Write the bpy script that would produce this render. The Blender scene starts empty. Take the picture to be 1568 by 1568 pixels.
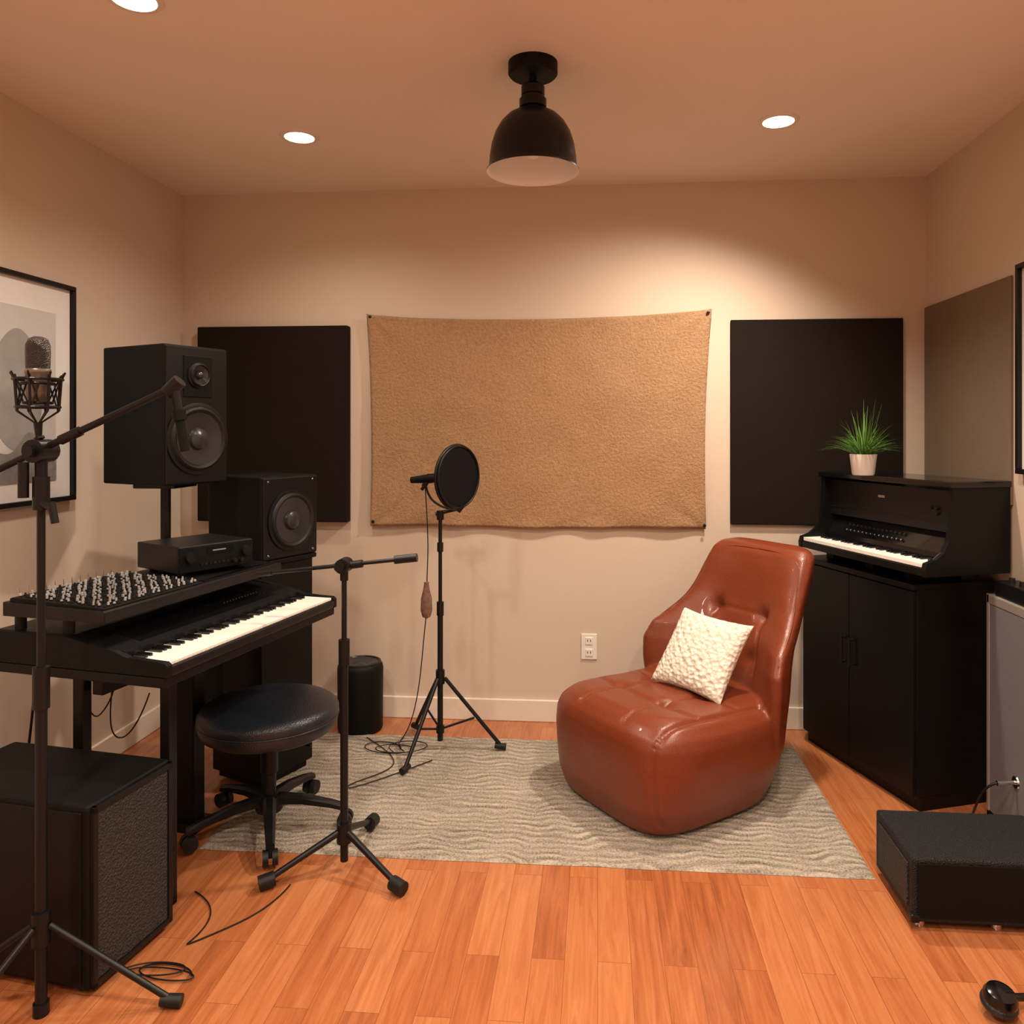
import bpy, bmesh, math, random
from mathutils import Vector, Matrix, noise
from mathutils.bvhtree import BVHTree
random.seed(7)
S=bpy.context.scene
try: S.view_settings.view_transform='Standard'
except Exception: pass
COL=S.collection

# ---------------------------------------------------------------- materials
def mat(name,col,rough=.5,metal=0.,coat=0.,bump=None,emit=None,var=None,sheen=0.,spec=None,stretch=None):
    m=bpy.data.materials.new(name); m.use_nodes=True
    nt=m.node_tree; N=nt.nodes; L=nt.links
    b=N['Principled BSDF']
    b.inputs['Base Color'].default_value=(*col,1)
    b.inputs['Roughness'].default_value=rough
    b.inputs['Metallic'].default_value=metal
    b.inputs['Coat Weight'].default_value=coat
    b.inputs['Sheen Weight'].default_value=sheen
    if spec is not None: b.inputs['Specular IOR Level'].default_value=spec
    if emit:
        b.inputs['Emission Color'].default_value=(*emit[0],1)
        b.inputs['Emission Strength'].default_value=emit[1]
    tc=N.new('ShaderNodeTexCoord'); mp=N.new('ShaderNodeMapping')
    L.new(tc.outputs['Object'],mp.inputs['Vector'])
    if stretch: mp.inputs['Scale'].default_value=stretch
    if var is None: var=(6,.06)
    nz=N.new('ShaderNodeTexNoise'); nz.inputs['Scale'].default_value=var[0]; nz.inputs['Detail'].default_value=5
    L.new(mp.outputs[0],nz.inputs['Vector'])
    cr=N.new('ShaderNodeMix'); cr.data_type='RGBA'
    a=var[1]
    cr.inputs[6].default_value=(*[max(0,c*(1-a)) for c in col],1)
    cr.inputs[7].default_value=(*[min(1,c*(1+a)) for c in col],1)
    L.new(nz.outputs['Fac'],cr.inputs[0]); L.new(cr.outputs[2],b.inputs['Base Color'])
    if bump:
        kind,sc,st=bump
        if kind=='noise':
            t=N.new('ShaderNodeTexNoise'); t.inputs['Scale'].default_value=sc; t.inputs['Detail'].default_value=4; o=t.outputs['Fac']
        elif kind=='voronoi':
            t=N.new('ShaderNodeTexVoronoi'); t.inputs['Scale'].default_value=sc; o=t.outputs['Distance']
        L.new(mp.outputs[0],t.inputs['Vector'])
        bp=N.new('ShaderNodeBump'); bp.inputs['Strength'].default_value=st; bp.inputs['Distance'].default_value=.01
        L.new(o,bp.inputs['Height']); L.new(bp.outputs[0],b.inputs['Normal'])
    return m

WALL=mat('wall_paint',(.62,.51,.415),.85,bump=('noise',180,.05),var=(1.2,.03))
CEIL=mat('ceiling_paint',(.80,.71,.63),.9,bump=('noise',120,.05),var=(1.2,.03))
TRIM=mat('trim_paint',(.74,.66,.57),.5)
BLK=mat('black_plastic',(.006,.006,.007),.36,spec=.3)
BLKM=mat('black_matte',(.0045,.0045,.005),.55,bump=('noise',400,.12),spec=.15)
BLKG=mat('black_gloss',(.004,.004,.005),.16,coat=.2,spec=.4)
BLKMET=mat('black_metal',(.008,.008,.009),.35,metal=.1,spec=.3)
WOODB=mat('black_lacquer_wood',(.0042,.004,.004),.42,bump=('noise',60,.05),spec=.2)
RUBB=mat('rubber',(.009,.009,.010),.5,spec=.3)
CONE=mat('speaker_cone',(.026,.026,.030),.26)
CHROME=mat('chrome',(.7,.7,.7),.2,metal=1)
KWHITE=mat('piano_key_white',(.88,.86,.80),.3)
KNOBW=mat('knob_silver',(.46,.46,.47),.3,metal=.3)
TOLEX=mat('amp_vinyl',(.012,.012,.014),.5,bump=('voronoi',260,.5),spec=.25)
PANEL=mat('acoustic_fabric_dark',(.0145,.0105,.0078),.95,bump=('noise',300,.3),spec=.1)
PANEL2=mat('acoustic_fabric_taupe',(.19,.14,.10),.9,bump=('noise',300,.2),spec=.1)
WHITEP=mat('white_plastic',(.80,.76,.70),.4)
MATW=mat('mat_board',(.76,.75,.74),.7)
PRINTG=mat('print_grey',(.56,.56,.56),.7,var=(9,.08))
PRINTL=mat('print_dark',(.31,.31,.31),.7,var=(14,.25))
PRINTD=mat('print_rocks',(.21,.205,.205),.7,var=(25,.5))
CUPW=mat('ceramic_white',(.82,.80,.77),.35)
LEAF=mat('leaf_green',(.09,.22,.03),.5,var=(30,.4))
SOIL=mat('soil',(.03,.02,.012),.9)
LEATHB=mat('black_leather',(.010,.014,.021),.34,bump=('voronoi',220,.15))
MICB=mat('mic_body',(.22,.19,.165),.35,metal=.6)
MICG=mat('mic_grille',(.10,.09,.085),.45,metal=.8,bump=('voronoi',420,1.))
GREYC=mat('grey_cloth',(.15,.145,.16),.75,bump=('noise',350,.3))
ALU=mat('aluminium_trim',(.55,.50,.45),.35,metal=.6)
SHADEIN=mat('shade_inner_white',(.82,.81,.80),.5)
LAMPEM=mat('downlight_lens',(1,.9,.8),.5,emit=((1,.86,.68),16))
POUCH=mat('pouch_fabric',(.16,.085,.06),.8,var=(60,.95))
LED=mat('display_text',(.26,.25,.24),.5)

def floor_mat():
    m=bpy.data.materials.new('wood_planks'); m.use_nodes=True
    nt=m.node_tree;N=nt.nodes;L=nt.links;b=N['Principled BSDF']
    tc=N.new('ShaderNodeTexCoord');mp=N.new('ShaderNodeMapping')
    mp.inputs['Rotation'].default_value=(0,0,math.radians(90))
    L.new(tc.outputs['Object'],mp.inputs['Vector'])
    br=N.new('ShaderNodeTexBrick'); br.offset=.37; br.inputs['Scale'].default_value=1
    br.inputs['Brick Width'].default_value=.62; br.inputs['Row Height'].default_value=.088
    br.inputs['Mortar Size'].default_value=.0006; br.inputs['Mortar Smooth'].default_value=.2; br.inputs['Bias'].default_value=0
    br.inputs['Color1'].default_value=(.0,.0,.0,1); br.inputs['Color2'].default_value=(1,1,1,1); br.inputs['Mortar'].default_value=(.3,.3,.3,1)
    L.new(mp.outputs[0],br.inputs['Vector'])
    mp2=N.new('ShaderNodeMapping'); mp2.inputs['Scale'].default_value=(42,2.4,1)
    L.new(tc.outputs['Object'],mp2.inputs['Vector'])
    addv=N.new('ShaderNodeVectorMath'); addv.operation='MULTIPLY_ADD'
    L.new(br.outputs['Color'],addv.inputs[0]); addv.inputs[1].default_value=(40,9,0); L.new(mp2.outputs[0],addv.inputs[2])
    nz=N.new('ShaderNodeTexNoise'); nz.inputs['Scale'].default_value=1; nz.inputs['Detail'].default_value=10; nz.inputs['Roughness'].default_value=.68; nz.inputs['Distortion'].default_value=1.1
    L.new(addv.outputs[0],nz.inputs['Vector'])
    m1=N.new('ShaderNodeMath'); m1.operation='MULTIPLY_ADD'; m1.inputs[1].default_value=.24; 
    L.new(br.outputs['Color'],m1.inputs[0]); 
    m2=N.new('ShaderNodeMath'); m2.operation='MULTIPLY'; m2.inputs[1].default_value=.92; L.new(nz.outputs['Fac'],m2.inputs[0])
    L.new(m2.outputs[0],m1.inputs[2])
    cr=N.new('ShaderNodeValToRGB'); e=cr.color_ramp.elements
    e[0].position=.22; e[0].color=(.19,.050,.018,1); e[1].position=.90; e[1].color=(.54,.22,.09,1)
    k=cr.color_ramp.elements.new(.52); k.color=(.375,.118,.042,1)
    L.new(m1.outputs[0],cr.inputs[0])
    mx=N.new('ShaderNodeMix'); mx.data_type='RGBA'; mx.inputs[7].default_value=(.17,.050,.018,1)
    L.new(br.outputs['Fac'],mx.inputs[0]); L.new(cr.outputs[0],mx.inputs[6]); L.new(mx.outputs[2],b.inputs['Base Color'])
    b.inputs['Roughness'].default_value=.20
    b.inputs['Specular IOR Level'].default_value=.6
    bp=N.new('ShaderNodeBump'); bp.inputs['Strength'].default_value=.15; bp.inputs['Distance'].default_value=.002; bp.invert=True
    L.new(br.outputs['Fac'],bp.inputs['Height']); L.new(bp.outputs[0],b.inputs['Normal'])
    return m
FLOOR=floor_mat()

def rug_mat():
    m=bpy.data.materials.new('rug_weave'); m.use_nodes=True
    nt=m.node_tree;N=nt.nodes;L=nt.links;b=N['Principled BSDF']
    tc=N.new('ShaderNodeTexCoord')
    at=N.new('ShaderNodeVertexColor'); at.layer_name='ridge'
    nz=N.new('ShaderNodeTexNoise'); nz.inputs['Scale'].default_value=150; nz.inputs['Detail'].default_value=4
    L.new(tc.outputs['Object'],nz.inputs['Vector'])
    n2=N.new('ShaderNodeTexNoise'); n2.inputs['Scale'].default_value=4; n2.inputs['Detail'].default_value=5
    L.new(tc.outputs['Object'],n2.inputs['Vector'])
    sm=N.new('ShaderNodeMath'); sm.operation='MULTIPLY_ADD'; sm.inputs[1].default_value=.30
    L.new(at.outputs['Color'],sm.inputs[0])
    a=N.new('ShaderNodeMath'); a.operation='MULTIPLY'; a.inputs[1].default_value=.75
    h=N.new('ShaderNodeMath'); h.operation='MULTIPLY_ADD'; h.inputs[1].default_value=.30
    L.new(nz.outputs['Fac'],a.inputs[0]); L.new(n2.outputs['Fac'],h.inputs[0]); L.new(a.outputs[0],h.inputs[2]); L.new(h.outputs[0],sm.inputs[2])
    cr=N.new('ShaderNodeValToRGB'); e=cr.color_ramp.elements
    e[0].position=.42; e[0].color=(.13,.105,.08,1); e[1].position=.88; e[1].color=(.50,.44,.365,1)
    L.new(sm.outputs[0],cr.inputs[0]); L.new(cr.outputs[0],b.inputs['Base Color'])
    b.inputs['Roughness'].default_value=.95; b.inputs['Specular IOR Level'].default_value=.1
    bp=N.new('ShaderNodeBump'); bp.inputs['Strength'].default_value=.8; bp.inputs['Distance'].default_value=.008
    L.new(nz.outputs['Fac'],bp.inputs['Height']); L.new(bp.outputs[0],b.inputs['Normal'])
    return m
RUG=rug_mat()

def two_noise(name,c1,c2,sc,rough,bs,bd=.01,vor=False,lo=.35,hi=.65):
    m=bpy.data.materials.new(name); m.use_nodes=True
    nt=m.node_tree;N=nt.nodes;L=nt.links;b=N['Principled BSDF']
    tc=N.new('ShaderNodeTexCoord')
    if vor:
        t=N.new('ShaderNodeTexVoronoi'); o=t.outputs['Distance']
    else:
        t=N.new('ShaderNodeTexNoise'); t.inputs['Detail'].default_value=6; t.inputs['Roughness'].default_value=.7; o=t.outputs['Fac']
    t.inputs['Scale'].default_value=sc; L.new(tc.outputs['Object'],t.inputs['Vector'])
    cr=N.new('ShaderNodeValToRGB'); e=cr.color_ramp.elements
    e[0].position=lo;e[0].color=(*c1,1);e[1].position=hi;e[1].color=(*c2,1)
    L.new(o,cr.inputs[0]);L.new(cr.outputs[0],b.inputs['Base Color']); b.inputs['Roughness'].default_value=rough
    bp=N.new('ShaderNodeBump'); bp.inputs['Strength'].default_value=bs; bp.inputs['Distance'].default_value=bd
    L.new(o,bp.inputs['Height']); L.new(bp.outputs[0],b.inputs['Normal'])
    return m
TAP=two_noise('tapestry_wool',(.36,.205,.105),(.52,.32,.175),80,.95,.9,.013,lo=.3,hi=.7)
LEATH=two_noise('cognac_leather',(.150,.027,.009),(.195,.039,.013),260,.36,.10,.004,vor=True,lo=.1,hi=.9)
LEATH.node_tree.nodes['Principled BSDF'].inputs['Coat Weight'].default_value=.08
KNIT=two_noise('pillow_knit',(.84,.79,.70),(.68,.62,.52),60,.9,.7,.010,vor=True,lo=.2,hi=.75)
GRILLE=two_noise('amp_grille_cloth',(.005,.005,.006),(.026,.026,.026),170,.6,.8,.006,vor=True,lo=.1,hi=.7)

# ---------------------------------------------------------------- helpers
def E(name,loc=(0,0,0),rz=0,rot=None):
    e=bpy.data.objects.new(name,None); e.empty_display_size=.1; e.location=loc
    e.rotation_euler=rot if rot else (0,0,math.radians(rz)); COL.objects.link(e); return e
def fin(me,name,m,parent=None,smooth=False,loc=None,rot=None):
    if m and not me.materials: me.materials.append(m)
    if smooth:
        for p in me.polygons: p.use_smooth=True
    o=bpy.data.objects.new(name,me); COL.objects.link(o)
    if parent: o.parent=parent
    if loc: o.location=loc
    if rot: o.rotation_euler=rot
    return o
def bm2me(bm,name):
    bmesh.ops.recalc_face_normals(bm,faces=bm.faces[:])
    me=bpy.data.meshes.new(name); bm.to_mesh(me); bm.free(); return me
def box(name,lo,hi,m,parent=None,bev=.0,seg=2,rot=None):
    bm=bmesh.new(); bmesh.ops.create_cube(bm,size=1)
    c=[(a+b)/2 for a,b in zip(lo,hi)]; s=[abs(b-a) for a,b in zip(lo,hi)]
    for v in bm.verts: v.co=Vector((v.co.x*s[0],v.co.y*s[1],v.co.z*s[2]))
    if bev>0: bmesh.ops.bevel(bm,geom=bm.edges[:],offset=min(bev,min(s)*.45),segments=seg,affect='EDGES',profile=.5)
    return fin(bm2me(bm,name),name,m,parent,False,c,rot)
def prism(name,prof,x0,x1,m,parent=None,bev=0):
    bm=bmesh.new()
    a=[bm.verts.new((x0,y,z)) for y,z in prof]; b=[bm.verts.new((x1,y,z)) for y,z in prof]
    bm.faces.new(a); bm.faces.new(b[::-1]); n=len(prof)
    for i in range(n): bm.faces.new([a[i],a[(i+1)%n],b[(i+1)%n],b[i]])
    if bev: bmesh.ops.bevel(bm,geom=bm.edges[:],offset=bev,segments=2,affect='EDGES',profile=.5)
    return fin(bm2me(bm,name),name,m,parent)
def lathe_bm(bm,prof,M=Matrix(),n=40):
    rings=[]
    for r,z in prof:
        if r<1e-6: rings.append([bm.verts.new(M@Vector((0,0,z)))])
        else: rings.append([bm.verts.new(M@Vector((r*math.cos(2*math.pi*i/n),r*math.sin(2*math.pi*i/n),z))) for i in range(n)])
    for a,b in zip(rings,rings[1:]):
        for i in range(n):
            j=(i+1)%n
            if len(a)==1 and len(b)==1: continue
            if len(a)==1: bm.faces.new([a[0],b[i],b[j]])
            elif len(b)==1: bm.faces.new([a[i],a[j],b[0]])
            else: bm.faces.new([a[i],a[j],b[j],b[i]])
def lathe(name,prof,m,parent=None,loc=None,rot=None,n=40,smooth=True,M=Matrix()):
    bm=bmesh.new(); lathe_bm(bm,prof,M,n)
    o=fin(bm2me(bm,name),name,m,parent,smooth,loc,rot)
    if smooth:
        md=o.modifiers.new('es','EDGE_SPLIT'); md.split_angle=math.radians(38)
    return o
def align(d):
    return Vector(d).normalized().to_track_quat('Z','Y').to_matrix().to_4x4()
def rod_bm(bm,p,q,r,r2=None,n=16):
    p=Vector(p);q=Vector(q);h=(q-p).length; r2=r if r2 is None else r2
    lathe_bm(bm,[(0,0),(r,0),(r2,h),(0,h)],Matrix.Translation(p)@align(q-p),n)
def rods(name,lst,m,parent=None,n=16):
    bm=bmesh.new()
    for t in lst: rod_bm(bm,*t,n=n)
    o=fin(bm2me(bm,name),name,m,parent,True)
    md=o.modifiers.new('es','EDGE_SPLIT'); md.split_angle=math.radians(40)
    return o
def torus_bm(bm,c,nrm,R,r,n=40,k=10,sx=1,sy=1):
    M=Matrix.Translation(Vector(c))@align(nrm); vs=[]
    for i in range(n):
        a=2*math.pi*i/n; row=[]
        for j in range(k):
            b=2*math.pi*j/k
            row.append(bm.verts.new(M@Vector(((R+r*math.cos(b))*math.cos(a)*sx,(R+r*math.cos(b))*math.sin(a)*sy,r*math.sin(b)))))
        vs.append(row)
    for i in range(n):
        for j in range(k):
            bm.faces.new([vs[i][j],vs[(i+1)%n][j],vs[(i+1)%n][(j+1)%k],vs[i][(j+1)%k]])
def torus(name,c,nrm,R,r,m,parent=None,**k):
    bm=bmesh.new(); torus_bm(bm,c,nrm,R,r,**k); return fin(bm2me(bm,name),name,m,parent,True)
def cable(name,pts,r=.003,m=None,parent=None,cyc=False):
    cu=bpy.data.curves.new(name,'CURVE'); cu.dimensions='3D'; cu.bevel_depth=r; cu.bevel_resolution=3; cu.resolution_u=8
    sp=cu.splines.new('NURBS'); sp.points.add(len(pts)-1)
    for i,p in enumerate(pts): sp.points[i].co=(*p,1)
    sp.use_endpoint_u=not cyc; sp.use_cyclic_u=cyc; sp.order_u=4
    cu.materials.append(m or BLK)
    o=bpy.data.objects.new(name,cu); COL.objects.link(o)
    if parent: o.parent=parent
    return o

# ---------------------------------------------------------------- room
XL,XR,YB,YF,H=-2.089,1.529,3.8,-1.6,2.6
box('floor',(XL-.1,YF-.1,-.1),(XR+.1,YB+.1,0),FLOOR)
bpy.data.objects['floor'].data.transform(Matrix.Translation(bpy.data.objects['floor'].location)); bpy.data.objects['floor'].location=(0,0,0)
box('ceiling',(XL-.1,YF-.1,H),(XR+.1,YB+.1,H+.1),CEIL)
box('wall_back',(XL-.1,YB,0),(XR+.1,YB+.1,H),WALL)
box('wall_left',(XL-.1,YF,0),(XL,YB,H),WALL)
box('wall_right',(XR,YF,0),(XR+.1,YB,H),WALL)
box('wall_front',(XL-.1,YF-.1,0),(XR+.1,YF,H),WALL)
box('baseboard_back',(XL,YB-.015,0),(XR,YB,.105),TRIM,bev=.004)
box('baseboard_left',(XL,YF,0),(XL+.015,YB-.015,.105),TRIM,bev=.004)
box('baseboard_right',(XR-.015,YF,0),(XR,YB-.015,.105),TRIM,bev=.004)

def downlight(x,y,en,tilt=(0,0),spot=150,blend=.9):
    e=E('recessed_downlight',(x,y,H))
    lathe('trim_ring',[(.057,-.001),(.059,-.007),(.074,-.005),(.078,0)],TRIM,e)
    lathe('lens',[(0,-.002),(.057,-.002)],LAMPEM,e)
    l=bpy.data.lights.new('downlight_lamp','SPOT'); l.energy=en; l.color=(1,.845,.675)
    l.spot_size=math.radians(spot); l.spot_blend=blend; l.shadow_soft_size=.055
    o=bpy.data.objects.new('lamp',l); COL.objects.link(o); o.parent=e; o.location=(0,0,-.03)
    o.rotation_euler=(math.radians(tilt[0]),math.radians(tilt[1]),0)
    return e
downlight(-1.20,3.075,34,spot=150)
downlight(.69,3.07,165,tilt=(5,17),spot=136,blend=.95)
downlight(-1.27,2.056,58)
downlight(.69,2.05,76)
downlight(-1.20,.9,86)
downlight(.69,.9,120)
downlight(-.25,-.3,130)
downlight(-1.2,-.9,62)
downlight(.69,-.9,62)

# ceiling pendant
pl=E('ceiling_lamp',(-.209,2.527,0))
lathe('canopy',[(0,2.6),(.08,2.6),(.08,2.565),(.074,2.558),(0,2.558)],BLKM,pl)
lathe('socket',[(.012,2.56),(.012,2.535),(.03,2.53),(.038,2.522),(.038,2.495),(.034,2.493),(.034,2.486),(.044,2.482),(.044,2.455),(.036,2.452),(.036,2.44),(.05,2.435)],BLKMET,pl)
out=[(.034,2.448),(.056,2.442),(.082,2.427),(.104,2.404),(.122,2.373),(.134,2.335),(.140,2.295),(.142,2.262),(.150,2.252),(.150,2.248)]
lathe('shade',out,BLKMET,pl,n=64)
lathe('shade_lining',[(0,2.438),(.054,2.436),(.079,2.422),(.101,2.40),(.119,2.371),(.131,2.333),(.137,2.293),(.139,2.262),(.1475,2.249),(.150,2.248)],SHADEIN,pl,n=64)
lathe('bulb',[(0,2.29),(.018,2.296),(.03,2.318),(.03,2.34),(.018,2.37),(.013,2.43)],SHADEIN,pl)

# ---------------------------------------------------------------- rug
def make_rug():
    x0,x1,y0,y1=-1.34,.87,2.54,3.56; nx,ny=300,330; bm=bmesh.new(); g=[]; ws=[]
    for j in range(ny+1):
        row=[]
        for i in range(nx+1):
            u=i/nx;v=j/ny
            x=x0+(x1-x0)*u; y=y0+(y1-y0)*v
            ed=min(u*(x1-x0),(1-u)*(x1-x0),v*(y1-y0),(1-v)*(y1-y0))
            w=math.sin(y*175+6*noise.noise(Vector((x*4,y*3,0)))+5.5*noise.noise(Vector((x*11,y*9,5))))
            w*=.25+1.6*abs(noise.noise(Vector((x*9,y*16,9))))
            z=.007*min(1,ed/.012)+.001+.0018*max(-1,min(1,w))*min(1,ed/.03)
            if j in(0,ny): y+=.004*noise.noise(Vector((x*6,3,y)))
            row.append(bm.verts.new((x,y,z))); ws.append(.5+.5*max(-1,min(1,w)))
        g.append(row)
    for j in range(ny):
        for i in range(nx): bm.faces.new([g[j][i],g[j][i+1],g[j+1][i+1],g[j+1][i]])
    me=bm2me(bm,'area_rug')
    ca=me.color_attributes.new('ridge','FLOAT_COLOR','POINT')
    for i,w in enumerate(ws): ca.data[i].color=(w,w,w,1)
    return fin(me,'area_rug',RUG,None,True)
make_rug()

# ---------------------------------------------------------------- back wall items
e=E('acoustic_panel',(-1.604,3.77,1.445)); box('pad',(-.383,-.022,-.483),(.383,.029,.483),PANEL,e,bev=.006)
e=E('acoustic_panel',(1.024,3.77,1.452)); box('pad',(-.395,.009,-.485),(.395,.029,.485),PANEL,e,bev=.004)

def tapestry():
    nx,ny=120,70; bm=bmesh.new(); g=[]
    for j in range(ny+1):
        v=j/ny; row=[]
        for i in range(nx+1):
            u=i/nx
            xl=-1.133+.018*(1-v)+.012*math.sin(v*math.pi); xr=.540-.028*(1-v)-.016*math.sin(v*math.pi)
            x=xl+(xr-xl)*u
            zt=1.990-.038*math.sin(u*math.pi)**.6+.006*(u-.5); zb=.943+.004*math.sin(u*9)
            z=zb+(zt-zb)*v
            y=3.780-.014*noise.noise(Vector((u*4,v*2.4,1)))-.005*noise.noise(Vector((u*12,v*7,4)))
            for a in(0,1):
                for b in(0,1):
                    du=(u-a)*1.67; dv=(v-b); r_=math.hypot(du,dv)
                    ang=math.atan2(dv,du)
                    y-=.007*math.exp(-r_*7)*math.sin(ang*9)*min(1,r_*25)
            ed=min(v,1-v)
            y-=.006*math.exp(-ed*40)*math.sin(u*30)
            row.append(bm.verts.new((x,min(y,3.794),z)))
        g.append(row)
    for j in range(ny):
        for i in range(nx): bm.faces.new([g[j][i],g[j][i+1],g[j+1][i+1],g[j+1][i]])
    o=fin(bm2me(bm,'cloth'),'cloth',TAP,None,True)
    md=o.modifiers.new('s','SOLIDIFY'); md.thickness=.006; md.offset=0
    e=E('wall_tapestry',(0,0,0)); o.parent=e
    for x,z in((-1.115,1.972),(.522,1.972),(-1.10,.965),(.505,.962)):
        lathe('pin',[(0,.006),(.007,.003),(.008,0)],BLKMET,e,loc=(x,3.77,z),rot=(math.radians(90),0,0),n=16)
tapestry()
e=E('wall_outlet',(-.0416,3.8,.368))
box('plate',(-.038,-.006,-.062),(.038,0,.062),WHITEP,e,bev=.003)
for dz in(-.028,.028):
    box('socket',(-.018,-.009,dz-.018),(.018,-.004,dz+.018),WHITEP,e,bev=.004)
    for dx in(-.007,.007): box('slot',(dx-.0015,-.0097,dz-.004),(dx+.0015,-.0085,dz+.008),BLK,e)

# framed pictures
def frame(name,wx,sgn,y0,y1,z0,z1,printed):
    e=E(name,(wx,(y0+y1)/2,(z0+z1)/2)); hw=(y1-y0)/2;hh=(z1-z0)/2; t=.018
    X=lambda a:sgn*a
    def b(n,x0,x1,ya,yb,za,zb,m,bev=.002): box(n,(min(X(x0),X(x1)),ya,za),(max(X(x0),X(x1)),yb,zb),m,e,bev=bev)
    b('frame_top',0,.028,-hw,hw,hh-t,hh,BLK); b('frame_bottom',0,.028,-hw,hw,-hh,-hh+t,BLK)
    b('frame_near',0,.028,-hw,-hw+t,-hh+t,hh-t,BLK); b('frame_far',0,.028,hw-t,hw,-hh+t,hh-t,BLK)
    b('mat_board',.001,.012,-hw+t,hw-t,-hh+t,hh-t,MATW,0)
    if printed:
        b('print',.012,.0135,-hw+.10,hw-.10,-hh+.085,hh-.12,PRINTG,0)
        bm=bmesh.new()
        vs=[bm.verts.new((X(.0145),.0+.13*math.cos(a)*(1 if math.sin(a)<0 else .8+.2*abs(math.cos(a))),.0+.22*math.sin(a))) for a in [2*math.pi*i/48 for i in range(48)]]
        bm.faces.new(vs); fin(bm2me(bm,'arch'),'print_arch',PRINTL,e)
        bm=bmesh.new(); pts=[(-hw+.10,-hh+.085),(hw-.10,-hh+.085)]
        for i in range(25):
            yy=hw-.10-(2*hw-.20)*i/24; pts.append((yy,-hh+.22+.05*noise.noise(Vector((yy*9,0,3)))+.03*math.sin(yy*22)))
        bm.faces.new([bm.verts.new((X(.0155),a,c)) for a,c in pts]); fin(bm2me(bm,'rocks'),'print_rocks',PRINTD,e)
frame('framed_picture',XL,1,2.35,2.95,1.138,1.98,True)
frame('framed_picture',XR,-1,2.38,2.965,1.256,2.01,False)
e=E('wall_panel',(XR,3.40,1.56)); box('board',(-.012,-.372,-.425),(0,.392,.425),PANEL2,e,bev=.003)

# ---------------------------------------------------------------- keyboard desk / digital piano (left)
A=79.2
P0=(-1.12,1.96,0)
d=E('keyboard_desk',P0,A)
box('desk_top',(.0,.01,.735),(.87,.60,.762),WOODB,d,bev=.003)
box('leg_1',(.225,.185,0),(.26,.22,.735),BLKMET,d,bev=.004)
box('leg_2',(.62,.42,0),(.68,.52,.735),WOODB,d,bev=.004)
box('leg_3',(.225,.50,0),(.26,.54,.735),BLKMET,d,bev=.004)
box('foot_bar',(.225,.185,0),(.26,.56,.03),BLKMET,d,bev=.004)
box('foot_plate',(.60,.40,0),(.70,.54,.03),WOODB,d,bev=.004)
box('cross_bar',(.24,.44,.60),(.62,.48,.66),BLKMET,d,bev=.004)
box('modesty_panel',(.68,.48,.30),(.86,.56,.735),WOODB,d,bev=.004)

def keys_bm(x0,n,w,y0,y1,z,parent,front=-1,bf=.36):
    bm=bmesh.new(); bb=bmesh.new()
    def cube(b,lo,hi,bev):
        t=bmesh.new(); bmesh.ops.create_cube(t,size=1)
        for v in t.verts: v.co=Vector([(lo[i]+hi[i])/2+v.co[i]*(hi[i]-lo[i]) for i in range(3)])
        bmesh.ops.bevel(t,geom=t.edges[:],offset=bev,segments=1,affect='EDGES')
        me=bpy.data.meshes.new('t'); t.to_mesh(me); t.free(); b.from_mesh(me); bpy.data.meshes.remove(me)
    for i in range(n):
        cube(bm,(x0+i*w+.0005,y0,z-.015),(x0+(i+1)*w-.0005,y1,z),.0008)
        if i%7 not in(2,6) and i<n-1:
            xc=x0+(i+1)*w; L=(y1-y0)
            ya,yb=(y0+L*bf,y1) if front<0 else (y0,y1-L*bf)
            cube(bb,(xc-w*.26,ya,z-.002),(xc+w*.26,yb,z+.008),.002)
    fin(bm2me(bm,'white_keys'),'white_keys',KWHITE,parent)
    fin(bm2me(bb,'black_keys'),'black_keys',BLKG,parent)
k=E('digital_piano',P0,A)
prism('case',[(.004,.763),(0,.77),(0,.788),(.008,.792),(.022,.792),(.022,.782),(.150,.782),(.152,.818),(.20,.828),(.34,.846),(.60,.846),(.60,.763)],0.018,.852,BLK,k)
for nm,a in(('end_cheek_1',0),('end_cheek_2',.85)):
    prism(nm,[(0,.763),(0,.795),(.01,.803),(.13,.806),(.17,.822),(.34,.850),(.60,.850),(.60,.763)],a,a+.02,BLKM,k,bev=.002)
keys_bm(.022,46,.01796,.010,.148,.800,k,bf=.64)
prism('control_strip',[(.175,.8235),(.20,.8295),(.30,.8425),(.30,.8405),(.20,.8275),(.175,.8215)],.10,.75,BLKG,k)
bm=bmesh.new()
for i in range(12): lathe_bm(bm,[(0,.003),(.003,.003),(.004,0)],Matrix.Translation((.54+i*.016,.235,.8335)),10)
fin(bm2me(bm,'panel_buttons'),'panel_buttons',RUBB,k)

mx=E('mixing_console',P0,A)
prism('chassis',[(.20,.892),(.20,.922),(.205,.926),(.55,.932),(.55,.892)],0,.82,BLK,mx,bev=.003)
prism('control_surface',[(.208,.925),(.208,.932),(.52,.945),(.53,.942),(.53,.925)],.005,.40,BLKM,mx,bev=.002)
for i,(a,b) in enumerate(((.04,.36),(.04,.53),(.72,.36),(.72,.53))): lathe('foot',[(0,.848),(.015,.848),(.015,.893)],RUBB,mx,loc=(a,b,0),n=16)
bm=bmesh.new(); bb=bmesh.new()
for i in range(21):
    for j in range(17):
        x=.018+i*.0182+.0045*(j%2); y=.220+j*.0178; z=.9325+(y-.208)*.0417
        r=random.uniform(.0030,.0044)
        h=random.uniform(.006,.013)
        tgt=bm if (i*7+j*5)%3 else bb
        c_=Matrix.Translation((x+random.uniform(-.002,.002),y+random.uniform(-.003,.003),z))
        lathe_bm(bb,[(r*1.25,0),(r*1.25,.003),(r,.0032)],c_,8)
        lathe_bm(tgt,[(r,.003),(r*.8,h),(0,h+.001)],c_,8)
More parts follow.
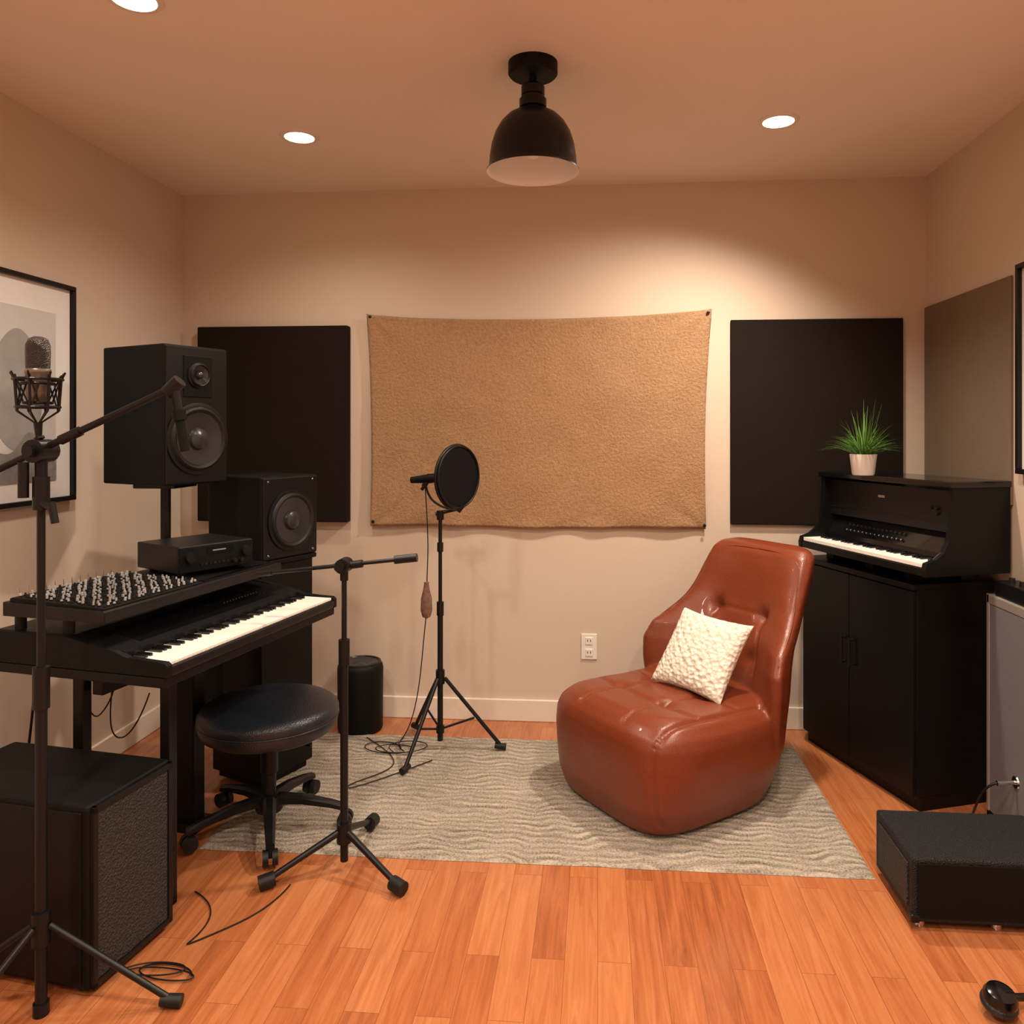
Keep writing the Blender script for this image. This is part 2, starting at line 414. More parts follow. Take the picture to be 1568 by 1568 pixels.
fin(bm2me(bm,'knobs'),'knobs',KNOBW,mx); fin(bm2me(bb,'dark_knobs'),'dark_knobs',RUBB,mx)
bm=bmesh.new()
for i in range(12): rod_bm(bm,(.03+i*.03,.524,.94),(.03+i*.03,.527,.965),.0015,n=6)
fin(bm2me(bm,'toggle_stems'),'toggle_stems',CHROME,mx)
box('faders_strip',(.42,.215,.927),(.80,.24,.9295),BLKG,mx)

r=E('audio_receiver',(-1.362,2.448,.9335),60)
box('case',(0,0,.008),(.28,.25,.096),BLK,r,bev=.004)
box('front_plate',(.002,-.006,.010),(.278,.001,.094),BLKM,r,bev=.002)
box('display',(.10,-.0075,.062),(.20,-.005,.085),BLKG,r)
for i,(x,z,q) in enumerate(((.035,.06,.018),(.245,.06,.018),(.225,.03,.008),(.20,.03,.008))):
    lathe('knob',[(q,0),(q*.92,.016),(0,.017)],BLKMET,r,loc=(x,-.006,z),rot=(math.radians(90),0,0),n=24)
for i in range(7): box('button',(.075+i*.016,-.009,.028),(.086+i*.016,-.005,.036),RUBB if i%2 else BLKMET,r)
box('label',(.12,-.008,.072),(.17,-.0073,.076),LED,r)
for x in(.03,.25):
    for y in(.03,.20): lathe('foot',[(0,-.002),(.013,-.002),(.013,.009)],RUBB,r,loc=(x,y,0),n=16)

# speakers
def driver(parent,x,z,R,nm,yo=0):
    M=(math.radians(90),0,0)
    lathe(nm+'_frame',[(R*1.10,0),(R*1.10,.004),(R*1.0,.006),(R*.97,.006)],BLKMET,parent,loc=(x,yo-.001,z),rot=M,n=56)
    lathe(nm+'_surround',[(R*.99,.004),(R*.96,.012),(R*.90,.016),(R*.84,.013),(R*.80,.007)],RUBB,parent,loc=(x,yo-.001,z),rot=M,n=56)
    lathe(nm+'_cone',[(R*.81,.010),(R*.6,.006),(R*.34,.0015)],CONE,parent,loc=(x,yo-.001,z),rot=M,n=56)
    lathe(nm+'_dust_cap',[(R*.34,.001),(R*.30,.012),(R*.18,.019),(0,.022)],CONE,parent,loc=(x,yo-.001,z),rot=M,n=40)
s=E('studio_monitor',(-1.508,2.615,1.217),66.4)
box('cabinet',(0,0,0),(.27,.34,.50),BLKM,s,bev=.006)
box('baffle',(.006,-.006,.006),(.264,.002,.494),BLK,s,bev=.003)
box('horn_plate',(.075,-.010,.315),(.195,-.004,.465),BLKM,s,bev=.003)
driver(s,.135,.165,.118,'woofer',-.007); driver(s,.135,.395,.042,'tweeter',-.010)
st=E('speaker_stand',(-1.61,2.807,0))
lathe('base',[(0,0),(.10,0),(.10,.012),(.02,.02),(.018,.05)],BLKMET,st); rods('pole',[((0,0,.01),(0,0,1.20),.018)],BLKMET,st)
box('top_plate',(-.08,-.08,1.200),(.08,.08,1.215),BLKMET,st,bev=.003)

s=E('studio_monitor',(-1.297,2.933,.902),66.4)
box('cabinet',(0,0,0),(.30,.30,.328),BLKM,s,bev=.006)
box('baffle',(.006,-.006,.006),(.294,.002,.322),BLK,s,bev=.003)
driver(s,.15,.150,.112,'woofer',-.007)
for x in(.03,.27):
    for z in(.02,.308): lathe('screw',[(.005,0),(.004,.002),(0,.002)],CHROME,s,loc=(x,-.006,z),rot=(math.radians(90),0,0),n=10)
c=E('speaker_pedestal',(-1.297,2.933,0),66.4)
box('body',(.012,.012,.04),(.288,.288,.882),WOODB,c,bev=.004); box('top',(0,0,.882),(.30,.30,.901),WOODB,c,bev=.004); box('plinth',(.03,.03,.0115),(.27,.27,.04),WOODB,c)

w=E('cylindrical_subwoofer',(-1.12,3.63,0))
lathe('body',[(0,.0),(.100,.0),(.105,.012),(.107,.29),(.104,.305),(.098,.315),(.092,.318)],BLKM,w,n=48)
lathe('top_ring',[(.098,.314),(.096,.322),(.086,.324),(.082,.318)],BLKMET,w,n=48)
lathe('top_cone',[(.083,.318),(.05,.308),(.03,.306),(.02,.312),(0,.314)],CONE,w,n=48)

# ---------------------------------------------------------------- amp left front
a=E('guitar_amplifier',(-1.797,1.93,0),-9)
box('cabinet',(0,0,.015),(.545,.30,.478),BLKM,a,bev=.012,seg=3)
box('side_grille',(.543,.022,.035),(.552,.278,.455),GRILLE,a,bev=.003)
for n_,lo,hi in(('grille_frame_1',(.54,.008,.02),(.556,.022,.472)),('grille_frame_2',(.54,.278,.02),(.556,.294,.472)),('grille_frame_3',(.54,.008,.455),(.556,.294,.472)),('grille_frame_4',(.54,.008,.02),(.556,.294,.035))):
    box(n_,lo,hi,BLK,a,bev=.002)
box('front_panel',(.02,-.004,.03),(.525,.002,.46),WOODB,a,bev=.003)
for x in(.04,.5):
    for y in(.04,.25): lathe('foot',[(0,0),(.018,0),(.016,.016)],RUBB,a,loc=(x,y,0),n=16)

# ---------------------------------------------------------------- mic stands
def leg_set(parent,hub,angs,R,z0=0,r=.008,foot=.016):
    l=[];f=[]
    for g in angs:
        g=math.radians(g); x,y=math.cos(g),math.sin(g)
        l.append(((x*.02,y*.02,hub),(x*R,y*R,z0+.016),r))
        f.append(((x*(R-.03),y*(R-.03),z0+.020),(x*(R+.02),y*(R+.02),z0+.0145),foot*.9,foot))
    rods('legs',l,BLKMET,parent); rods('rubber_feet',f,RUBB,parent)
m=E('boom_microphone_stand',(-1.341,1.79,0))
rods('pole',[((0,0,.004),(0,0,.80),.0135),((0,0,.80),(0,0,1.33),.0095)],BLKMET,m)
rods('clutches',[((0,0,.74),(0,0,.84),.019),((0,0,1.22),(0,0,1.30),.019),((0,0,.17),(0,0,.25),.021),((0,0,0),(0,0,.03),.018)],BLK,m)
leg_set(m,.215,(9,188,250),.31)
rods('boom_arm',[((-.36,0,1.205),(.335,0,1.515),.0085),((-.36,0,1.205),(-.24,0,1.2586),.02),((.05,0,1.388),(.10,0,1.41),.012)],BLKMET,m)
rods('swivel',[((0,-.03,1.362),(0,.03,1.362),.028),((0,-.048,1.362),(0,-.03,1.362),.014),((0,0,1.30),(0,0,1.36),.014),((-.03,-.02,1.25),(-.03,-.02,1.335),.012)],BLK,m)
rods('tension_knob',[((.012,-.01,1.235),(.045,-.02,1.225),.008),((.04,-.02,1.24),(.052,-.022,1.19),.009)],BLK,m)
rods('boom_clip',[((.318,0,1.50),(.35,0,1.53),.017),((.334,0,1.525),(.345,0,1.46),.011)],BLK,m)
rods('pencil_microphone',[((.338,0,1.50),(.362,0,1.362),.011,.011),((.346,0,1.46),(.350,0,1.435),.016)],BLKM,m)

cm=E('condenser_microphone',(-1.349,1.79,0))
lathe('grille',[(.026,1.560),(.027,1.60),(.0265,1.618),(.021,1.632),(.01,1.638),(0,1.639)],MICG,cm)
lathe('body',[(0,1.472),(.012,1.473),(.020,1.482),(.026,1.50),(.027,1.548),(.0285,1.55),(.0285,1.558),(.027,1.56)],MICB,cm)
bm=bmesh.new()
for z,R in((1.535,.052),(1.468,.046),(1.525,.034),(1.478,.030)): torus_bm(bm,(0,0,z),(0,0,1),R,.0036,n=36,k=8)
for i in range(8):
    g=2*math.pi*i/8+.3; c,sn=math.cos(g),math.sin(g)
    rod_bm(bm,(c*.052,sn*.052,1.545),(c*.046,sn*.046,1.458),.003,n=8)
    g2=g+.39
    rod_bm(bm,(c*.052,sn*.052,1.545),(math.cos(g2)*.030,math.sin(g2)*.030,1.478),.0022,n=6)
    rod_bm(bm,(c*.046,sn*.046,1.460),(math.cos(g2)*.034,math.sin(g2)*.034,1.525),.0022,n=6)
    rod_bm(bm,(c*.046,sn*.046,1.458),(0,0,1.425),.0022,n=6)
    rod_bm(bm,(c*.052,sn*.052,1.535),(c*.060,sn*.060,1.552),.0025,n=6)
fin(bm2me(bm,'shock_mount'),'shock_mount',BLKMET,cm)
rods('mount_stem',[((0,0,1.43),(.002,0,1.392),.010,.007),((.002,0,1.395),(.004,0,1.39),.012)],BLKMET,cm)

m=E('boom_microphone_stand',(-.812,2.46,0))
rods('pole',[((0,0,.03),(0,0,.70),.0125),((0,0,.70),(0,0,.985),.0085)],BLKMET,m)
rods('clutches',[((0,0,.66),(0,0,.74),.018),((0,0,.09),(0,0,.15),.024)],BLK,m)
l=[];f=[]
for g in(212,330,85):
    g=math.radians(g);x,y=math.cos(g),math.sin(g)
    z=.0 if y<0 else .011
    l.append(((x*.015,y*.015,.125),(x*.235,y*.235,z+.03),.011,.009)); f.append(((x*.215,y*.215,z+.030),(x*.262,y*.262,z+.024),.022,.022))
rods('legs',l,BLKMET,m); rods('rubber_feet',f,RUBB,m)
rods('boom_arm',[((-.285,0,.947),(.235,0,1.006),.0065),((.165,0,.998),(.238,0,1.0065),.0135),((-.29,0,.9465),(-.24,0,.952),.010)],BLKMET,m)
rods('swivel',[((0,-.026,.978),(0,.026,.978),.024),((0,-.042,.978),(0,-.026,.978),.012),((0,0,.93),(0,0,.975),.013),((-.03,0,.972),(.06,0,.985),.0125)],BLK,m)

m=E('pop_filter_microphone_stand',(-.69,3.40,0))
rods('pole',[((0,0,.05),(0,0,.62),.0125),((0,0,.62),(0,0,1.04),.0085)],BLKMET,m)
rods('clutches',[((0,0,.30),(0,0,.36),.020),((0,0,.60),(0,0,.66),.016),((0,0,.88),(0,0,.92),.014),((0,0,.085),(0,0,.115),.018)],BLK,m)
leg_set(m,.325,(249,3,127),.27,.011,.0085,.014)
l=[]
for g in(249,3,127):
    g=math.radians(g); l.append(((0,0,.10),(math.cos(g)*.15,math.sin(g)*.15,.325-.312*.15/.27),.005))
rods('braces',l,BLKMET,m)
n=Vector((.86,-.51,0)).normalized(); dc=Vector((.078,-.02,1.21))
torus('filter_hoop',dc,n,.138,.007,BLK,m,n=56)
torus('filter_hoop_inner',dc+n*.012,n,.134,.005,BLKMET,m,n=56)
M=Matrix.Translation(dc)@align(n)
lathe('filter_mesh',[(0,0),(.136,0),(.136,.010),(0,.010)],BLKM,m,M=M,n=48)
rods('microphone',[((-.135,.02,1.192),(-.055,.01,1.200),.014,.020),((-.055,.01,1.2),(-.02,.005,1.203),.022,.020)],BLKM,m)
rods('mic_clip',[((-.075,.01,1.165),(-.055,.01,1.20),.012),((-.085,.01,1.15),(-.06,.01,1.19),.008),((0,0,1.02),(0,0,1.06),.016),((-.02,0,1.045),(.10,0,1.075),.009),((.08,-.01,1.06),(.10,-.01,1.085),.013)],BLK,m)
cable('yoke',[(-.07,.01,1.19),(-.06,.0,1.13),(-.02,-.01,1.085),(.05,-.02,1.065),(.09,-.03,1.08)],.005,BLKMET,m)
cable('mic_cable',[(-.07,.01,1.17),(-.055,-.02,1.05),(-.045,-.03,.9),(-.055,-.03,.75),(-.05,-.03,.65),(-.07,-.02,.5),(-.09,0,.3),(-.13,.02,.12),(-.18,.03,.03),(-.2,0,.018),(-.15,-.05,.018)],.0024,BLK,m)
lathe('cable_pouch',[(0,.59),(.018,.60),(.026,.63),(.024,.68),(.014,.72),(.01,.745),(.012,.75),(0,.752)],POUCH,m,loc=(-.055,-.03,0),n=14)

# ---------------------------------------------------------------- stool
t=E('rolling_stool',(-1.16,2.69,0))
lathe('seat',[(0,.345),(.14,.342),(.205,.348),(.228,.362),(.236,.380),(.238,.396),(.236,.400),(.240,.408),(.240,.424),(.232,.438),(.214,.449),(.17,.458),(.08,.463),(0,.464)],LEATHB,t,n=72)
torus('seat_piping',(0,0,.401),(0,0,1),.238,.0035,LEATHB,t,n=72)
lathe('seat_pan',[(0,.325),(.08,.325),(.12,.335),(.13,.345)],BLK,t)
lathe('column',[(.024,.10),(.024,.20),(.030,.205),(.030,.30),(.020,.305),(.020,.33)],BLK,t)
lathe('hub',[(0,.07),(.045,.07),(.05,.085),(.045,.12),(.03,.13),(0,.13)],BLK,t)
rods('lift_lever',[((0,0,.325),(.17,-.05,.32),.005)],BLKMET,t)
for i in range(5):
    g=math.radians(222+72*i); x,y=math.cos(g),math.sin(g)
    bm=bmesh.new()
    M=Matrix.Rotation(g,4,'Z')
    prof=[(.02,.125,.024),(.12,.118,.020),(.22,.098,.016),(.275,.082,.014)]
    rings=[]
    for (rr,zz,hw) in prof:
        rings.append([bm.verts.new(M@Vector((rr,dy,zz+dz))) for dy,dz in((-hw,-.028*(hw/.024)),(-hw,-.004),(-hw*.5,.004),(hw*.5,.004),(hw,-.004),(hw,-.028*(hw/.024)))])
    for p,q in zip(rings,rings[1:]):
        for j in range(6): bm.faces.new([p[j],p[(j+1)%6],q[(j+1)%6],q[j]])
    bm.faces.new(rings[0]); bm.faces.new(rings[-1][::-1])
    fin(bm2me(bm,'leg'),'leg_%d'%(i+1),BLK,t)
    cx,cy=x*.268,y*.268; px,py=-y,x
    zo=.011+.025
    rods('caster_%d'%(i+1),[((cx-px*.024,cy-py*.024,zo),(cx-px*.006,cy-py*.006,zo),.025),((cx+px*.006,cy+py*.006,zo),(cx+px*.024,cy+py*.024,zo),.025),((cx,cy,zo),(cx,cy,.085),.007)],RUBB,t,n=24)

# ---------------------------------------------------------------- leather chair
def chair():
    e=E('leather_lounge_chair',(.256,3.09,0),127.7)
    bm=bmesh.new(); n=72
    def se(a,ex):
        c,s=math.cos(a),math.sin(a)
        return (abs(c)**(2/ex)*(1 if c>=0 else -1),abs(s)**(2/ex)*(1 if s>=0 else -1))
    secs=[(.010,0,.018,.245,.262),(.012,0,.018,.29,.292),(.03,0,.010,.315,.315),(.10,0,.0,.342,.345),(.18,0,-.012,.358,.362),(.25,0,-.020,.363,.372),(.31,0,-.025,.360,.373),(.345,0,-.03,.350,.362),(.375,0,-.035,.322,.333),(.393,0,-.035,.275,.29),(.398,0,-.035,.1,.1)]
    rings=[]
    for z,cx,cy,hx,hy in secs:
        row=[]
        for i in range(n):
            c,s=se(2*math.pi*i/n,4.2)
            row.append(bm.verts.new((cx+hx*c,cy+hy*s,z+(.012*max(0,s)*(z/.388)))))
        rings.append(row)
    for p,q in zip(rings,rings[1:]):
        for i in range(n): bm.faces.new([p[i],p[(i+1)%n],q[(i+1)%n],q[i]])
    bm.faces.new(rings[0][::-1]); bm.faces.new(rings[-1])
    zs=[.12,.22,.32,.42,.50,.57,.63,.70,.78,.85,.895,.922,.935]
    ws=[.330,.350,.366,.380,.382,.362,.322,.292,.279,.272,.262,.234,.17]
    yb=[-.30,-.35,-.385,-.415,-.445,-.475,-.502,-.53,-.555,-.575,-.585,-.592,-.595]
    wg=[.06,.10,.15,.19,.22,.21,.14,.09,.06,.04,.025,.015,0]
    th=[.075,.085,.09,.09,.088,.085,.082,.080,.078,.074,.066,.045,.015]
    K=30; rr=[]
    for z,w_,y,g,t_ in zip(zs,ws,yb,wg,th):
        row=[]
        for i in range(K+1):
            u=-1+2*i/K; tt=t_*(max(0,1-abs(u)**5))**.5
            row.append(bm.verts.new((u*w_,y+g*abs(u)**2.2+tt,z)))
        for i in range(1,K):
            u=1-2*i/K; tt=t_*(max(0,1-abs(u)**5))**.5
            row.append(bm.verts.new((u*w_,y+g*abs(u)**2.2-tt,z)))
        rr.append(row)
    m_=len(rr[0])
    for p,q in zip(rr,rr[1:]):
        for i in range(m_): bm.faces.new([p[i],p[(i+1)%m_],q[(i+1)%m_],q[i]])
    bm.faces.new(rr[0][::-1]); bm.faces.new(rr[-1])
    o=fin(bm2me(bm,'tmp'),'upholstery_tmp',LEATH)
    md=o.modifiers.new('r','REMESH'); md.mode='VOXEL'; md.voxel_size=.0065
    md=o.modifiers.new('s','SMOOTH'); md.iterations=13; md.factor=.6
    dg=bpy.context.evaluated_depsgraph_get(); me=bpy.data.meshes.new_from_object(o.evaluated_get(dg))
    bpy.data.objects.remove(o)
    bmm=bmesh.new(); bmm.from_mesh(me); bmm.normal_update()
    bvh=BVHTree.FromBMesh(bmm)
    def onsurf(p,dr):
        h=bvh.ray_cast(Vector(p),Vector(dr)); return h[0] if h[0] else bvh.find_nearest(Vector(p))[0]
    tuft=[]
    for x in(-.13,.13):
        for y in(-.10,.10): tuft.append((onsurf((x,y,.8),(0,0,-1)),.022,.045))
    for x in(-.12,.12): tuft.append((onsurf((x,.5,.66),(0,-1,0)),.026,.04))
    for x in(-.13,.0,.13): tuft.append((onsurf((x,.5,.50),(0,-1,0)),.016,.04))
    lines=[]
    def ln(p,q,dr,dep,k=40,cv=None):
        P=[]
        for i in range(k+1):
            t=i/k; c=Vector(p).lerp(Vector(q),t)
            if cv: c+=Vector(cv)*math.sin(math.pi*t)
            P.append(onsurf(c,dr))
        lines.append((P,dep))
    ln((-.13,-.2,.8),(-.13,.30,.8),(0,0,-1),.008,cv=(.02,0,0)); ln((.13,-.2,.8),(.13,.30,.8),(0,0,-1),.008,cv=(-.02,0,0))
    ln((-.27,.10,.8),(.27,.10,.8),(0,0,-1),.008,cv=(0,.03,0)); ln((-.27,-.10,.8),(.27,-.10,.8),(0,0,-1),.006,cv=(0,.02,0))
    ln((-.12,.5,.66),(-.17,.5,.46),(0,-1,0),.008); ln((.12,.5,.66),(.17,.5,.46),(0,-1,0),.008)
    ln((-.12,.5,.66),(.12,.5,.66),(0,-1,0),.003)
    for sg in(-1,1):
        ln((sg*.285,.30,.8),(sg*.30,-.20,.8),(0,0,-1),.010)
        ln((sg*.285,.8,.37),(sg*.285,.8,.06),(0,-1,0),.006)
    from mathutils.kdtree import KDTree
    kts=[]
    tot=sum(len(P) for P,_ in lines); kd=KDTree(tot); deps=[]
    i=0
    for P,dep in lines:
        for p in P: kd.insert(p,i); deps.append(dep); i+=1
    kd.balance()
    for v in bmm.verts:
        dsp=0
        for c,dep,sg in tuft:
            dd=(v.co-c).length_squared
            if dd<.03: dsp+=dep*math.exp(-dd/(2*(sg*.6)**2))
        co,ix,dist=kd.find(v.co)
        if dist<.045: dsp+=deps[ix]*math.exp(-dist*dist/(2*.008**2))
        dsp-=.003*noise.noise(v.co*9)
        if v.co.z<.03: dsp*=0
        v.co-=v.normal*dsp
        v.co.z=max(v.co.z,.0105)
    bvh=BVHTree.FromBMesh(bmm)
    bmm.to_mesh(me); 
    me.materials.clear(); me.materials.append(LEATH)
    fin(me,'upholstery',None,e,True)
    for sg in(-1,1):
        pts=[]
        for x,y,z in((.37,-.22,.55),(.355,-.28,.60),(.33,-.35,.66),(.31,-.40,.72),(.30,-.42,.78),(.29,-.44,.84),(.26,-.47,.90),(.20,-.49,.93),(.10,-.50,.945),(0,-.5,.945)):
            p=bvh.find_nearest(Vector((sg*x,y,z))); pts.append(p[0]+p[1]*.0002)
        cable('seam_back',pts,.0028,LEATH,e)
    bmm.free()
chair()

def pillow():
    s=.335; N_=56; bm=bmesh.new(); g1=[];g2=[]
    def P(u,v,sd):
        x=u*(1-.09*(1-v*v)*abs(u)**2); y=v*(1-.09*(1-u*u)*abs(v)**2)
        f=(max(0,(1-u**2))*max(0,(1-v**2)))**.42
        qd=.004*abs(math.sin((u+v)*11)*math.sin((u-v)*11))*min(1,f*2)
        return Vector((x*s/2,y*s/2,sd*(.055*f+qd)))
    for i in range(N_+1):
        a=[];b=[]
        for j in range(N_+1):
            u=-1+2*i/N_; v=-1+2*j/N_
            a.append(bm.verts.new(P(u,v,1)))
            if i in(0,N_) or j in(0,N_): b.append(a[-1])
            else: b.append(bm.verts.new(P(u,v,-1)))
        g1.append(a);g2.append(b)
    for i in range(N_):
        for j in range(N_):
            bm.faces.new([g1[i][j],g1[i+1][j],g1[i+1][j+1],g1[i][j+1]])
            bm.faces.new([g2[i][j],g2[i][j+1],g2[i+1][j+1],g2[i+1][j]])
    o=fin(bm2me(bm,'throw_pillow'),'throw_pillow',KNIT,None,True)
    nh=Vector((-.66,-.75,0)).normalized(); nn=(nh*.80+Vector((0,0,.60))).normalized()
    h=Vector((0,0,1)).cross(nn).normalized(); v=nn.cross(h).normalized()
    R=Matrix((h,v,nn)).transposed().to_4x4()
    o.matrix_world=Matrix.Translation((.408,3.145,.530))@R@Matrix.Rotation(math.radians(-4),4,'Z')
pillow()

# ---------------------------------------------------------------- right corner: cabinet + organ
RA=109.2
c=E('storage_cabinet',(1.16,3.0,0),RA)
box('carcass',(0,-.365,.05),(.70,-.018,.82),WOODB,c,bev=.003)
box('top',(-.005,-.37,.82),(.705,.004,.842),WOODB,c,bev=.003)
box('plinth',(.0,-.36,0),(.70,-.03,.05),WOODB,c)
box('door_1',(.003,-.018,.055),(.368,-.001,.815),WOODB,c,bev=.002); box('door_2',(.372,-.018,.055),(.697,-.001,.815),WOODB,c,bev=.002)
for x in(.345,.395): rods('handle',[((x,.018,.44),(x,.018,.56),.005),((x,-.002,.45),(x,.018,.45),.004),((x,-.002,.55),(x,.018,.55),.004)],BLKMET,c)
o=E('electric_organ',(1.165,2.905,0),RA)
LN=.785
side=[(-.375,.885),(-.002,.885),(0,.91),(-.008,.935),(-.05,.945),(-.085,.97),(-.105,1.01),(-.115,1.06),(-.12,1.12),(-.12,1.205),(-.375,1.205)]
prism('side_panel_1',side,0,.022,WOODB,o,bev=.002); prism('side_panel_2',side,LN-.022,LN,WOODB,o,bev=.002)
box('keybed',(.02,-.37,.886),(LN-.02,-.004,.915),WOODB,o,bev=.003)
keys_bm(.026,36,.02035,-.135,-.010,.932,o,front=1,bf=.5)
prism('control_panel',[(-.14,.936),(-.145,.955),(-.19,1.03),(-.37,1.03),(-.37,.916),(-.14,.916)],.022,LN-.022,BLKG,o)
prism('fascia',[(-.18,1.03),(-.155,1.035),(-.15,1.19),(-.37,1.19),(-.37,1.03)],.022,LN-.022,BLK,o)
box('lid',(-.004,-.378,1.203),(LN+.005,-.108,1.226),BLKG,o,bev=.004)
bm=bmesh.new()
for i in range(14):
    for j in range(2):
        lathe_bm(bm,[(0,.010),(.005,.009),(.006,0)],Matrix.Translation((.30+i*.026,-.156-.014*j,.972+.023*j))@align((0,.86,.51)),10)
fin(bm2me(bm,'stop_buttons'),'stop_buttons',RUBB,o)
bm=bmesh.new()
for i in range(14): lathe_bm(bm,[(0,.0115),(.0028,.011)],Matrix.Translation((.30+i*.026,-.156,.972))@align((0,.86,.51)),8)
fin(bm2me(bm,'button_caps'),'button_caps',KNOBW,o)
for x,z in((.11,1.12),(.14,1.12),(.11,1.10)): lathe('dial',[(.008,0),(.007,.01),(0,.01)],BLKMET,o,loc=(x,-.152,z),rot=(math.radians(-90),0,0),n=16)
box('logo',(.40,-.1535,1.135),(.44,-.151,1.145),LED,o)
box('trim_line',(.03,-.1535,1.07),(LN-.03,-.151,1.073),BLKMET,o)
for x in(.15,.38,.64): 
    box('riser',(x,-.30,.843),(x+.05,-.08,.886),BLKM,o,bev=.003)

# plant
p=E('potted_grass_plant',(1.10,3.36,1.226))
lathe('pot',[(0,.001),(.040,.001),(.044,.006),(.053,.082),(.054,.088),(.049,.088),(.047,.078),(0,.078)],CUPW,p,n=40)
lathe('soil',[(0,.080),(.048,.079)],SOIL,p,n=24)
bm=bmesh.new()
for i in range(230):
    g=random.uniform(0,2*math.pi); spread=random.random()**.45; L=random.uniform(.11,.175)
    r0=random.uniform(0,.036); b=Vector((r0*math.cos(g),r0*math.sin(g),.078)); ht=L*(1-.6*spread); out_=L*spread*1.25
    w_=random.uniform(.0013,.0023); per=Vector((-math.sin(g),math.cos(g),0)); dr=Vector((math.cos(g),math.sin(g),0))
    pv=None
    for k_ in range(8):
        f=k_/7; c=b+dr*out_*f**1.15+Vector((0,0,ht*(1.7*f-.85*spread*f*f*1.5)))
        ww=w_*(1-f**2*.9); a1=bm.verts.new(c-per*ww); a2=bm.verts.new(c+per*ww)
        if pv: bm.faces.new([pv[0],pv[1],a2,a1])
        pv=(a1,a2)
fin(bm2me(bm,'leaves'),'leaves',LEAF,p)

g=E('speaker_cabinet',(1.41,2.33,0))
box('body',(.012,0,.02),(.102,.65,.80),GREYC,g,bev=.004)
box('front_cloth',(.002,.02,.04),(.013,.63,.785),GREYC,g)
box('trim_top',(0,0,.785),(.102,.65,.82),ALU,g,bev=.004); box('trim_far',(0,.63,.0),(.102,.652,.82),ALU,g,bev=.004)
box('trim_near',(0,0,0),(.102,.02,.82),ALU,g,bev=.004); box('trim_bottom',(0,0,.0),(.102,.65,.04),BLKM,g,bev=.004)
lathe('jack_plate',[(0,.004),(.02,.004),(.022,0)],CHROME,g,loc=(.002,.45,.22),rot=(0,math.radians(-90),0),n=24)
rods('jack_plug',[((0,.45,.22),(-.05,.45,.215),.007),((-.03,.45,.215),(-.06,.45,.215),.009)],CHROME,g)
cable('patch_cable',[(-.06,.45,.215),(-.10,.46,.20),(-.11,.50,.10),(-.10,.56,.02),(-.15,.60,.006)],.004,BLK,g)
q=E('effects_unit',(1.42,2.70,.821))
box('case',(0,0,-.001),(.085,.24,.055),BLK,q,bev=.004)
for y in(.05,.12,.19): lathe('knob',[(.012,0),(.010,.016),(0,.016)],BLKMET,q,loc=(.035,y,.055),n=20)

a=E('amplifier_head',(.885,2.294,0))
box('case',(0,0,.022),(.45,.292,.203),TOLEX,a,bev=.008,seg=3)
box('front_panel',(.014,-.003,.036),(.436,.002,.190),BLKM,a,bev=.002)
box('side_vent',(-.003,.03,.05),(.001,.262,.175),GRILLE,a)
for x in(.03,.24,.42):
    for y in(.03,.26): lathe('foot',[(0,0),(.014,0),(.016,.004),(.016,.024)],CHROME,a,loc=(x,y,0),n=20)
for x in(0,.45):
    box('corner_guard',(x-.004 if x==0 else x-.02,-.005,.022),(x+.02 if x==0 else x+.004,.02,.045),BLKMET,a,bev=.004)

hp=E('headphones',(.985,1.915,0),-70)
for x,rr in((-.060,12),(.065,-14)):
    Mx=Matrix.Translation((x,0,.046))@Matrix.Rotation(math.radians(rr),4,'Y')
    lathe('ear_cup',[(0,.024),(.02,.023),(.032,.018),(.038,.006),(.038,-.004),(.034,-.008)],BLKG,hp,M=Mx,n=36)
    bm=bmesh.new(); torus_bm(bm,(0,0,-.014),(0,0,1),.030,.012,n=32,k=10); bmesh.ops.transform(bm,matrix=Mx,verts=bm.verts[:]); fin(bm2me(bm,'pad'),'ear_pad',LEATHB,hp,True)
pts=[(-.065,.03,.05)]+[(.005-.085*math.cos(math.pi*i/8),.05+.13*math.sin(math.pi*i/8),.022) for i in range(9)]+[(.07,.03,.05)]
cable('headband',pts,.009,BLKG,hp)

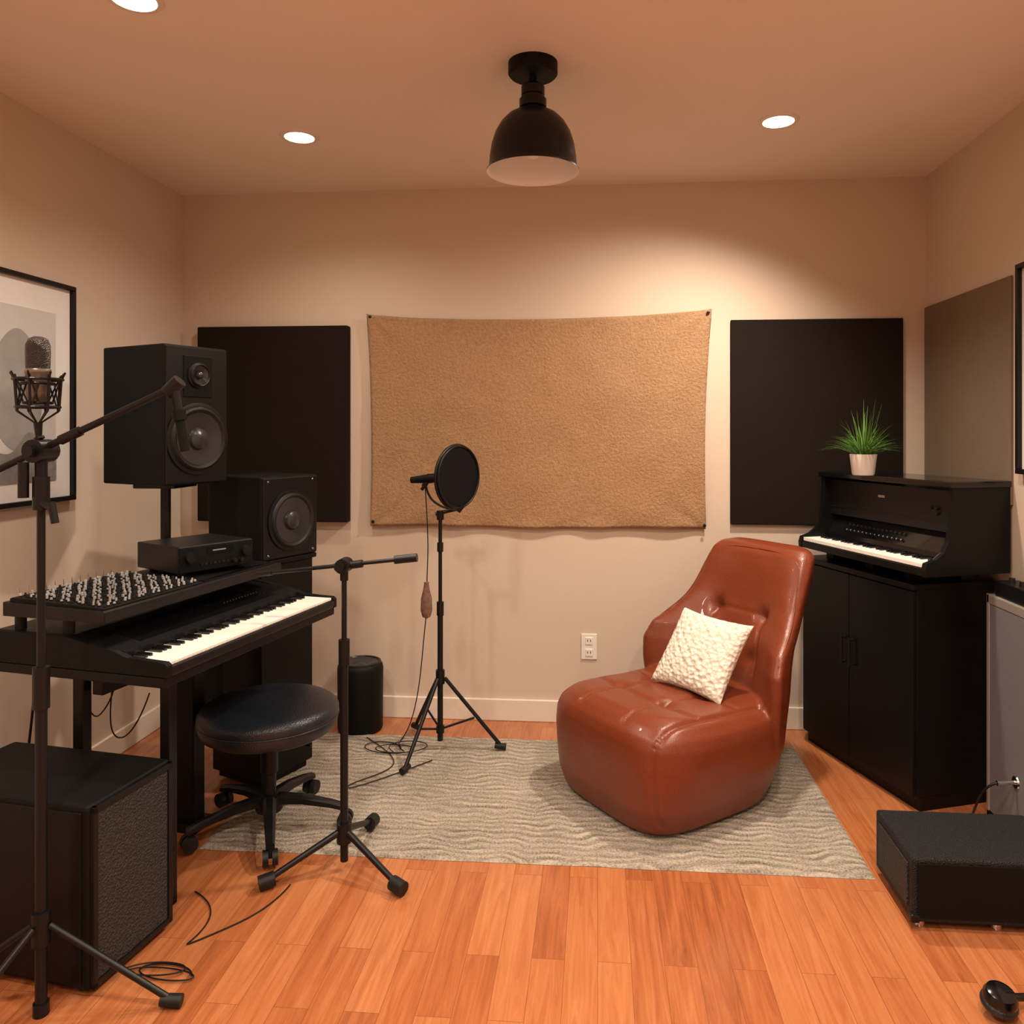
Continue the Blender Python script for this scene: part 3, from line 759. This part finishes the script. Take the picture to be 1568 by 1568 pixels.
# ---------------------------------------------------------------- cables
cable('audio_cable',[(-1.225,2.30,.004),(-1.12,2.24,.004),(-1.10,2.10,.004),(-1.14,2.04,.004),(-1.06,2.12,.004),(-.96,2.24,.004),(-.95,2.36,.004)],.0020)
pts=[]
for i in range(26):
    g=i*.62; pts.append((-1.13+ .085*math.cos(g)+.02*math.sin(i*.23),1.945+.028*math.sin(g)+.012*math.sin(i*.4),.003+.0004*i))
cable('coiled_cable',pts,.0020)
pts=[]
for i in range(34):
    g=i*.5; pts.append((-.96+i*.0045+.10*math.cos(g),3.38+.06*math.sin(g)+.02*math.sin(i*.3),.013+.0003*i))
cable('coiled_cable',pts,.0021)
cable('audio_cable',[(-1.05,3.5,.013),(-.9,3.35,.013),(-.8,3.2,.013),(-.98,3.05,.013),(-1.0,2.95,.013),(-.85,3.1,.013),(-.7,3.28,.013)],.0021)
cable('hanging_cable',[(-1.72,2.48,.74),(-1.78,2.52,.60),(-1.73,2.55,.42),(-1.66,2.50,.45),(-1.60,2.50,.55),(-1.58,2.49,.72)],.0025)
cable('hanging_cable',[(-1.66,2.60,.74),(-1.70,2.62,.5),(-1.72,2.60,.3),(-1.62,2.62,.33),(-1.55,2.60,.50)],.0025)
cable('hanging_cable',[(-1.85,2.26,.75),(-1.88,2.27,.55),(-1.92,2.29,.3),(-1.95,2.33,.005)],.004)
cable('hanging_cable',[(-1.73,2.29,.74),(-1.74,2.30,.55),(-1.80,2.32,.3),(-1.86,2.36,.005)],.004)

# ---------------------------------------------------------------- world, camera
W=bpy.data.worlds.new('w'); S.world=W; W.use_nodes=True
W.node_tree.nodes['Background'].inputs[0].default_value=(.9,.7,.55,1); W.node_tree.nodes['Background'].inputs[1].default_value=.1
cam=bpy.data.cameras.new('camera'); co=bpy.data.objects.new('camera',cam); COL.objects.link(co)
co.location=(0,0,1.41); co.rotation_euler=(math.radians(90),0,math.radians(4.73))
cam.sensor_width=36; cam.lens=1200/1568*36; cam.shift_x=-32/1568; cam.shift_y=-124/1568; cam.clip_start=.02
S.camera=co
